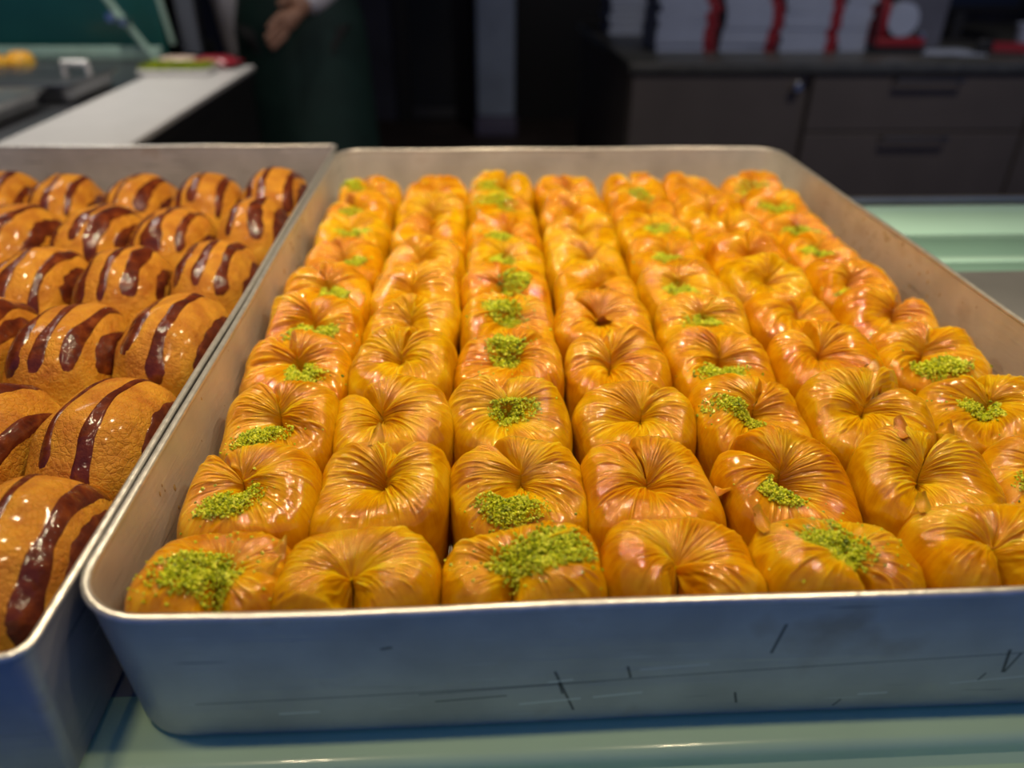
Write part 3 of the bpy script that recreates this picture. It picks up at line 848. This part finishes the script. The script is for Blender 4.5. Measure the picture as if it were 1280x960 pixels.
# ------------------------------------------------------------------ right background: cabinet
cab = tag(empty('sideboard', (0.585, 2.18, FZ)), 'long taupe cabinet with drawers at the back right carrying white boxes', 'cabinet')
MB().box(0.0, 2.6, 0.02, 1.15, 0.08, 0.82, .003).build('carcass', M_cab, cab)
MB().box(0.0, 2.6, 0.06, 1.15, 0.0, 0.08).build('plinth', M_dark, cab)
MB().box(-0.01, 2.62, -0.01, 1.16, 0.82, 0.85, .004).build('countertop', M_cabtop, cab, True)
dl = MB().box(0.005, 0.505, 0.0, 0.02, 0.09, 0.815, .003).build('door', M_cab, cab)
MB().lathe([(0.0, 0), (.006, 0), (.007, .008), (.014, .014), (.015, .02), (.010, .025)], (0, 0, 0)).build('knob', M_steel, dl, True)
kn = [o for o in dl.children][0]; kn.rotation_euler = (PI / 2, 0, 0); kn.location = (0.528 - 0.04, 0.001, 0.806 - 0.02)
for (z0, z1) in ((0.655, 0.815), (0.40, 0.65), (0.09, 0.395)):
    for (x0, x1) in ((0.54, 1.22), (1.23, 1.91), (1.92, 2.59)):
        d = MB().box(x0, x1, 0.0, 0.02, z0, z1, .003).build('drawer', M_cab, cab)
        xm = (x0 + x1) / 2; zh = z1 - 0.012
        MB().tube([(xm - .1, 0.001, zh), (xm - .1, -.022, zh), (xm + .1, -.022, zh), (xm + .1, 0.001, zh)], 0.005).build('handle', M_dsteel, d, True)

# stacks of flat white pastry boxes with red ends
rx = random.Random(12)
BH = 0.0225
STK = [('leftmost front stack', 0.700, 2.40, .185, 9), ('second stack from the left', .905, 2.40, .178, 9), ('third stack from the left', 1.092, 2.40, .18, 9), ('fourth stack beside the tape dispenser', 1.276, 2.41, .12, 9),
       ('rear stack behind the leftmost', .625, 2.86, .16, 7)]
BORDN = ['lowest', 'second from the bottom', 'third from the bottom', 'fourth from the bottom', 'fifth from the bottom', 'sixth from the bottom', 'seventh from the bottom', 'second from the top', 'topmost']
for nm, x0, y0, wd, cnt in STK:
    for k in range(cnt):
        b = empty('pastry_box', (x0 + rx.uniform(-.007, .007), y0 + rx.uniform(-.004, .004), -0.15 + k * BH), rx.uniform(-.02, .02))
        nmk = BORDN[k] if cnt == 9 else (BORDN[k] if k < cnt - 1 else 'topmost')
        tag(b, 'white pastry box, %s of the %s' % (nmk, nm), 'box', 'white pastry boxes on the cabinet')
        MB().box(0, wd * .8, 0, .22, 0, BH * .93, .0012).build('box_body', M_card, b)
        MB().box(wd * .8, wd, .002, .218, 0.0006, BH * .93 - .0006, .001).build('red_end', M_red, b)
        MB().box(-.001, wd * .8, -.0012, .22, BH * .72, BH * .95, .0006).build('lid', M_card, b)

# things on the cabinet at the right edge
td = tag(empty('tape_dispenser', (1.40, 2.38, -0.15)), 'red tape dispenser with white roll on the cabinet beside the box stacks', 'tape dispenser')
MB().prism([(-.03, 0), (.03, 0), (.03, .02), (-.03, .02)], -.03, .13).build('base', M_dark, td)
MB().box(-.03, .125, -.028, .028, .02, .045, .006).build('body', M_red, td, True)
MB().box(-.028, -.002, -.026, .026, .045, .15, .008).build('back_arm', M_red, td, True)
rl = MB().lathe([(.02, -.02), (.048, -.02), (.048, .02), (.02, .02)], n=24).build('tape_roll', M_card, td, True)
rl.rotation_euler = (PI / 2, 0, 0); rl.location = (.045, 0, .096)
MB().box(.105, .125, -.02, .02, .045, .06, .002).build('cutter', M_steel, td)
cb = tag(empty('grey_carton', (1.545, 2.52, -0.15)), 'tall slate grey carton standing behind the tape dispenser', 'carton')
M_carton = simple('slate_carton', (0.075, 0.08, 0.11), 0.6, 0, 0.15, 12)
MB().box(-.075, .09, -.06, .1, 0, .24, .004).build('carton_body', M_carton, cb)
MB().box(-.078, .093, -.063, .103, .225, .245, .003).build('carton_lid', M_carton, cb)
mo = tag(empty('monitor', (1.79, 2.66, -0.15)), 'black screen standing at the right end of the cabinet view', 'monitor')
MB().box(-.09, .09, -.06, .06, 0, .012, .004).build('foot', M_dark, mo, True)
MB().box(-.02, .02, -.012, .012, .012, .12).build('stand', M_dark, mo)
MB().box(-.16, .2, -.02, .015, .10, .36, .006).build('screen_housing', M_dark, mo, True)
MB().box(-.145, .185, -.023, -.02, .115, .345).build('screen', simple('off_screen', (0.008, 0.008, 0.01), 0.2), mo)
pp = tag(empty('paper_sheets', (1.61, 2.36, -0.15)), 'loose white paper sheets lying in front of the grey carton', 'paper')
for k in range(3):
    s_ = MB().box(-.09, .1, -.05, .07, 0.0005 + k * .0016, .0016 + k * .0016).build('sheet', M_card, pp)
    s_.rotation_euler = (0, 0, .15 * k - .1)
st = tag(empty('stapler', (1.76, 2.33, -0.15), -.25), 'red and black stapler lying at the right end of the cabinet', 'stapler')
MB().box(-.07, .07, -.018, .018, 0, .012, .003).build('base', M_dark, st)
MB().prism([(-.016, .012), (.016, .012), (.014, .036), (-.014, .036)], -.03, .075).build('arm', M_red, st)
MB().box(-.075, -.03, -.015, .015, .012, .045, .006).build('grip', M_dark, st, True)
cu = tag(empty('paper_cup', (1.845, 2.36, -0.15)), 'small white paper cup at the right edge of the cabinet', 'cup')
MB().lathe([(.022, 0), (.032, .085), (.030, .085), (.021, .004)], n=24).build('cup_wall', M_card, cu, True)
MB().tube([(.0325 * math.cos(a), .0325 * math.sin(a), .085) for a in [2 * PI * k / 24 for k in range(25)]], .0015, 6, False).build('cup_rim', M_card, cu, True)

# ------------------------------------------------------------------ left background: serving counter
co = tag(empty('serving_counter', (-0.85, 1.28, FZ)), 'serving counter with white top and steel worktop behind the left tray', 'counter')
MB().box(.28, .475, -.50, .49, .889, .90, .003).build('white_top', M_white, co, True)
MB().box(-.60, .28, -.50, .58, .865, .899, .003).build('steel_worktop', M_dsteel, co, True)
MB().box(-.58, .465, -.49, .48, .0, .8645).box(.281, .47, -.49, .48, .8645, .8885).build('base', M_dark, co)


M_handle = simple('highlit_pan_handle', (0.9, 0.88, 0.84), 0.3, 0.35)  # pale colour stands in for the bright highlights on chrome bars


def steel_pan(loc, sx, sy, h, label, mat, lid, h0=.3, h1=.75):
    p = tag(empty('steel_pan', loc), label, 'pan')
    V, F, caps = sweep(sx, sy, .02, [(.012, 0), (.004, .002), (.002, h - .004), (-.006, h), (-.006, h + .002), (.004, h + .001), (.006, .006), (.02, .004)], 0, 0, True, True)
    me = bpy.data.meshes.new('pan_wall'); me.from_pydata(V, [], F + caps); me.update(); me.materials.append(mat); link('pan_wall', me, p)
    if lid:
        MB().box(-.006, sx + .006, -.006, sy + .006, h + .002, h + .008, .002).build('lid', mat, p, True)
        MB().tube([(sx * h0, sy * .5, h + .007), (sx * h0, sy * .5, h + .03), (sx * h1, sy * .5, h + .03), (sx * h1, sy * .5, h + .007)], .006).build('lid_handle', M_handle, p, True)
    return p


steel_pan((-0.93, 1.31, -0.1), .345, .20, .025, 'lidded steel pan with shiny bar handle at the far end of the counter', M_dsteel, True, .86, .985)
steel_pan((-0.96, 1.06, -0.1), .34, .22, .025, 'lidded steel pan with bar handle in the middle of the steel worktop', M_steel, True)
steel_pan((-0.98, 0.82, -0.1), .36, .21, .025, 'open shallow steel pan nearest the striped buns', M_steel, False)
pt = tag(MB().lathe([(.05, 0), (.09, .008), (.092, .012), (.05, .006)], n=28).build('serving_plate', M_steel, None, True, (-.86, 1.63, -.1)), 'steel plate carrying orange pastries at the left edge', 'plate')
for k, (dx, dy, rz) in enumerate(((-.035, .0, .3), (.03, .01, .5), (.0, -.045, .1))):
    b = Bun(3000 + k, .028, .04, .04)
    o = link('bread_roll', bn.body(40, 18) if False else b.body(40, 18), None, (-.86 + dx, 1.63 + dy, -.0935)); o.rotation_euler = (0, 0, rz)
    tag(o, ['orange roll at the left of the steel plate', 'orange roll at the right of the steel plate', 'orange roll at the front of the steel plate'][k], 'bread roll', 'orange rolls on the steel plate')
# glass case at the far side of the counter
gc = tag(empty('glass_case', (-0.78, 1.90, -0.1)), 'teal backed glass case with mint glass edges at the end of the counter', 'display case')
M_gedge = simple('mint_glass_edge', (0.30, 0.44, 0.36), 0.25, 0, 0.1, 20, coat=.6)
MB().box(-.36, .16, .02, .03, .0, .7).build('back_panel', M_teal, gc)
MB().box(-.36, .17, -.05, -.035, 0.0, .03, .003).build('base_edge', M_gedge, gc, True)
MB().tube([(.154, -.05, .0), (.06, -.05, .15), (-.10, -.05, .41)], .0085, 8).build('front_glass_edge', M_gedge, gc, True)
MB().tube([(.184, .0, .03), (.172, .0, .13), (.14, .0, .45)], .007, 8).build('side_glass_edge', M_gedge, gc, True)
MB().tube([(.08, -.075, .095), (.08, -.03, .095)], .011, 12).tube([(.105, -.075, .085), (.105, -.03, .085)], .009, 12).build('glass_clamp', M_chrome, gc, True)
MB().box(.19, .235, .04, .06, .0, .7, .004).build('side_post', simple('grey_post', (0.10, 0.11, 0.13), .4), gc)
ur = tag(empty('black_urn', (-0.665, 2.19, -0.1)), 'tall black urn standing on the dark stand behind the red packet', 'urn')
MB().lathe([(.05, 0), (.056, .01), (.052, .25), (.048, .36), (.03, .39)], n=24).build('urn_body', M_dark, ur, True)
MB().tube([(0.03, -.05, .06), (.03, -.10, .06), (.03, -.105, .03)], .008).build('tap', M_dark, ur, True)
MB().lathe([(.03, .39), (.035, .40), (.012, .42), (.016, .44), (.006, .45)], n=16).build('urn_lid', M_dark, ur, True)
us = tag(MB().box(-.80, -.605, 2.05, 2.27, FZ, -.1, .005).build('black_stand', M_dark), 'black stand under the urn behind the serving counter', 'stand')
# small tray of ground pistachio and two packets
pt_ = tag(empty('pistachio_tray', (-0.51, 1.66, -0.1)), 'low white tray filled with ground pistachio on the white counter end', 'tray')
MB().box(-.075, .075, -.05, .05, 0, .012, .004).build('tray_body', M_white, pt_, True)
rs = np.random.RandomState(2)
Vs, Fs, As = [], [], []
for k in range(900):
    v = OCT * rs.uniform(.5, 1.3, (8, 3)) * .0035 + np.array([rs.uniform(-.07, .07), rs.uniform(-.045, .045), .012 + rs.uniform(0, .008)])
    Vs.append(v); Fs.append(CUBE_F + 8 * k); As.append(np.full(8, rs.uniform(0, .35)))
tag(link('pistachio_crumbs', npmesh('pistachio_crumbs', np.concatenate(Vs), np.concatenate(Fs), M_pist, False, None, np.concatenate(As)), pt_), kind='stuff')


def packet(loc, rz, mat, lab):
    p = tag(empty('packet', loc, rz), lab, 'packet')
    mb = MB(); n = 12
    g = []
    for i in range(n + 1):
        row = []
        for j in range(n + 1):
            a, b = i / n * 2 - 1, j / n * 2 - 1
            row.append((a, b, max(0, (1 - a ** 4) * (1 - b ** 4)) ** .5))
        g.append(row)
    T = [[mb.bm.verts.new((a * .045, b * .03, .012 + .012 * h)) for a, b, h in r] for r in g]
    B = [[mb.bm.verts.new((a * .045, b * .03, .012 - .0118 * h)) for a, b, h in r] for r in g]
    for i in range(n):
        for j in range(n):
            mb.bm.faces.new((T[i][j], T[i + 1][j], T[i + 1][j + 1], T[i][j + 1])); mb.bm.faces.new((B[i][j], B[i][j + 1], B[i + 1][j + 1], B[i + 1][j]))
    mb.build('pouch', mat, p, True)
    MB().box(.043, .056, -.03, .03, .0105, .0135).build('seal', mat, p)
    MB().box(-.056, -.043, -.03, .03, .0105, .0135).build('seal', mat, p)


packet((-.535, 1.735, -.1), .1, simple('cream_wrapper', (.62, .45, .36), .4), 'cream packet beside the red one at the counter end')
packet((-.455, 1.74, -.1), -.15, simple('red_wrapper', (.30, .015, .03), .35), 'red packet at the far corner of the white counter')

# ------------------------------------------------------------------ person in a dark green apron
per = tag(empty('person', (-0.385, 2.42, FZ)), 'person in white shirt and dark green apron standing behind the counter end', 'person')


def skin(name, joints, edges, mat, parent, sub=2):
    me = bpy.data.meshes.new(name)
    names = list(joints)
    me.from_pydata([joints[n][0] for n in names], [(names.index(a), names.index(b)) for a, b in edges], [])
    o = link(name, me, parent)
    o.modifiers.new('skin', 'SKIN')
    lay = me.skin_vertices[0].data
    for i, n in enumerate(names):
        r = joints[n][1]
        lay[i].radius = r if isinstance(r, tuple) else (r, r)
    lay[0].use_root = True
    s = o.modifiers.new('sub', 'SUBSURF'); s.levels = sub; s.render_levels = sub
    for m_ in o.modifiers:
        if m_.type == 'SKIN': m_.use_smooth_shade = True
    me.materials.append(mat)
    return o


M_skin = simple('warm_skin', (.42, .22, .14), .5, 0, .08, 20)
M_shirt = simple('white_shirt', (.82, .80, .84), .7, 0, .05, 30)
M_apron = simple('dark_green_apron', (.006, .030, .024), .7, 0, .2, 12)
M_trouser = simple('black_trousers', (.010, .010, .011), .7, 0, .2, 12)
M_hair = simple('dark_hair', (.02, .013, .01), .5, 0, .3, 60)
J = {'pelvis': ((0, 0, .92), (.125, .095)), 'waist': ((0, 0, 1.06), (.115, .085)), 'chest': ((0, 0, 1.27), (.135, .095)), 'collar': ((0, .005, 1.40), (.075, .06)), 'neck': ((0, .0, 1.46), .05),
     'jaw': ((0, -.02, 1.53), (.055, .065)), 'face': ((0, -.012, 1.60), (.070, .085)), 'crown': ((0, 0, 1.67), (.060, .070)),
     'nose': ((0, -.105, 1.575), .011)}
E_ = [('pelvis', 'waist'), ('waist', 'chest'), ('chest', 'collar'), ('collar', 'neck'), ('neck', 'jaw'), ('jaw', 'face'), ('face', 'crown'), ('face', 'nose')]
ARMS = {'r': [(-.165, 0, 1.36), (-.208, .01, 1.08), (-.190, .02, .80)], 'l': [(.165, 0, 1.36), (.178, .03, 1.12), (.035, -.17, .985)]}
for s_, sg in (('l', 1), ('r', -1)):
    sh_, el, wr = ARMS[s_]
    J['sh' + s_] = (sh_, .052); J['el' + s_] = (el, .042); J['wr' + s_] = (wr, .029)
    dv = (Vector(wr) - Vector(el)).normalized()
    pm = Vector(wr) + dv * .055
    J['pa' + s_] = (tuple(pm), (.036, .018))
    side = Vector((0, 1, 0)) if s_ == 'r' else Vector((0, 0, -1))
    E_ += [('chest', 'sh' + s_), ('sh' + s_, 'el' + s_), ('el' + s_, 'wr' + s_), ('wr' + s_, 'pa' + s_)]
    for f in range(4):
        o_ = side * (.028 - .018 * f); ln = [.062, .074, .078, .066][f]
        b0 = pm + dv * .03 + o_ ; cl = Vector((sg * -.012, 0, 0)) if s_ == 'r' else Vector((0, .012, 0))
        for q, (fr_, rr) in enumerate(((0, .0105), (.5, .009), (1, .007))):
            J['f%s%d%d' % (s_, f, q)] = (tuple(b0 + dv * ln * fr_ + cl * fr_ * fr_), rr)
        E_ += [('pa' + s_, 'f%s%d0' % (s_, f)), ('f%s%d0' % (s_, f), 'f%s%d1' % (s_, f)), ('f%s%d1' % (s_, f), 'f%s%d2' % (s_, f))]
    tb = Vector(wr) + dv * .03 - side * .03
    J['t%s0' % s_] = (tuple(tb), .012); J['t%s1' % s_] = (tuple(tb + dv * .035 - side * .02), .010); J['t%s2' % s_] = (tuple(tb + dv * .06 - side * .022), .008)
    E_ += [('wr' + s_, 't%s0' % s_), ('t%s0' % s_, 't%s1' % s_), ('t%s1' % s_, 't%s2' % s_)]
    J['hip' + s_] = ((sg * .085, 0, .86), .085); J['kn' + s_] = ((sg * .09, -.01, .48), .055); J['an' + s_] = ((sg * .09, .02, .085), .038); J['to' + s_] = ((sg * .10, -.14, .035), (.04, .03))
    E_ += [('pelvis', 'hip' + s_), ('hip' + s_, 'kn' + s_), ('kn' + s_, 'an' + s_), ('an' + s_, 'to' + s_)]
skin('body', J, E_, M_skin, per)
grow = lambda r, g: (r[0] + g, r[1] + g) if isinstance(r, tuple) else r + g
SJ = {k: (J[k][0], grow(J[k][1], .012)) for k in ('pelvis', 'waist', 'chest', 'collar')}
SE = [('pelvis', 'waist'), ('waist', 'chest'), ('chest', 'collar')]
for s_ in 'lr':
    SJ['sh' + s_] = (J['sh' + s_][0], .066); SJ['el' + s_] = (J['el' + s_][0], .066); SJ['wr' + s_] = (J['wr' + s_][0], .050)
    SE += [('chest', 'sh' + s_), ('sh' + s_, 'el' + s_), ('el' + s_, 'wr' + s_)]
skin('shirt', SJ, SE, M_shirt, per)
TJ = {'pelvis': (J['pelvis'][0], (.140, .106))}; TE = []
for s_ in 'lr':
    TJ['hip' + s_] = (J['hip' + s_][0], .092); TJ['kn' + s_] = (J['kn' + s_][0], .072); TJ['an' + s_] = (J['an' + s_][0], .058)
    TE += [('pelvis', 'hip' + s_), ('hip' + s_, 'kn' + s_), ('kn' + s_, 'an' + s_)]
skin('trousers', TJ, TE, M_trouser, per)
for sg in (-1, 1):
    skin('shoe', {'h': ((sg * .09, .045, .045), .044), 'b': ((sg * .10, -.08, .045), (.046, .044)), 't': ((sg * .105, -.16, .04), (.038, .039))}, [('h', 'b'), ('b', 't')], M_dark, per)
# hair, eyes, mouth, ears
bm = bmesh.new(); bmesh.ops.create_uvsphere(bm, u_segments=24, v_segments=16, radius=1)
for v in list(bm.verts):
    if v.co.y < -.35 and v.co.z < .45: v.co.z = max(v.co.z, .45); v.co.y *= .8
    v.co = Vector((v.co.x * .088, v.co.y * .105 + .015, v.co.z * .10 + 1.635))
hm = bpy.data.meshes.new('hair'); bm.to_mesh(hm); bm.free(); hm.materials.append(M_hair); hm.polygons.foreach_set('use_smooth', np.full(len(hm.polygons), True)); link('hair', hm, per)
for sg in (-1, 1):
    bm = bmesh.new(); bmesh.ops.create_uvsphere(bm, u_segments=12, v_segments=8, radius=.011)
    em = bpy.data.meshes.new('eye'); bm.to_mesh(em); bm.free(); em.materials.append(M_dark); link('eye', em, per, (sg * .03, -.088, 1.60))
    skin('ear', {'a': ((sg * .075, 0, 1.565), (.008, .014)), 'b': ((sg * .084, .006, 1.60), (.007, .018))}, [('a', 'b')], M_skin, per, 1)
MB().tube([(-.026, -.083, 1.535), (0, -.094, 1.533), (.026, -.083, 1.535)], [.003, .007, .003], 8).build('mouth', simple('lips', (.30, .09, .08), .5), per, True)
# apron: curved sheet from the chest to below the knee, flared skirt, bib, pocket, strap
mb = MB(); G = []
for i in range(31):
    t = i / 30; z = 1.34 - t * .86
    if z > 1.08: hw = .7 + (1.34 - z) * 1.4; rad = (.155, .125)
    else: hw = 1.45; rad = (.155 + min(1, (1.08 - z) / .15) * .035 + (1.08 - z) * .04, .125 + min(1, (1.08 - z) / .15) * .022 + (1.08 - z) * .07)
    row = []
    for j in range(33):
        a = (j / 32 * 2 - 1) * hw
        fold = 1 + .02 * math.sin(a * 9 + z * 3) * max(0, 1.05 - z)
        row.append(mb.bm.verts.new((math.sin(a) * rad[0] * fold, -math.cos(a) * rad[1] * fold, z)))
    G.append(row)
for i in range(30):
    for j in range(32): mb.bm.faces.new((G[i][j], G[i][j + 1], G[i + 1][j + 1], G[i + 1][j]))
ap = mb.build('apron', M_apron, per, True)
so = ap.modifiers.new('thick', 'SOLIDIFY'); so.thickness = .003
MB().tube([(-.09, -.10, 1.33), (-.07, -.05, 1.42), (0, .055, 1.46), (.07, -.05, 1.42), (.09, -.10, 1.33)], .009, 8).build('apron_strap', M_apron, per, True)
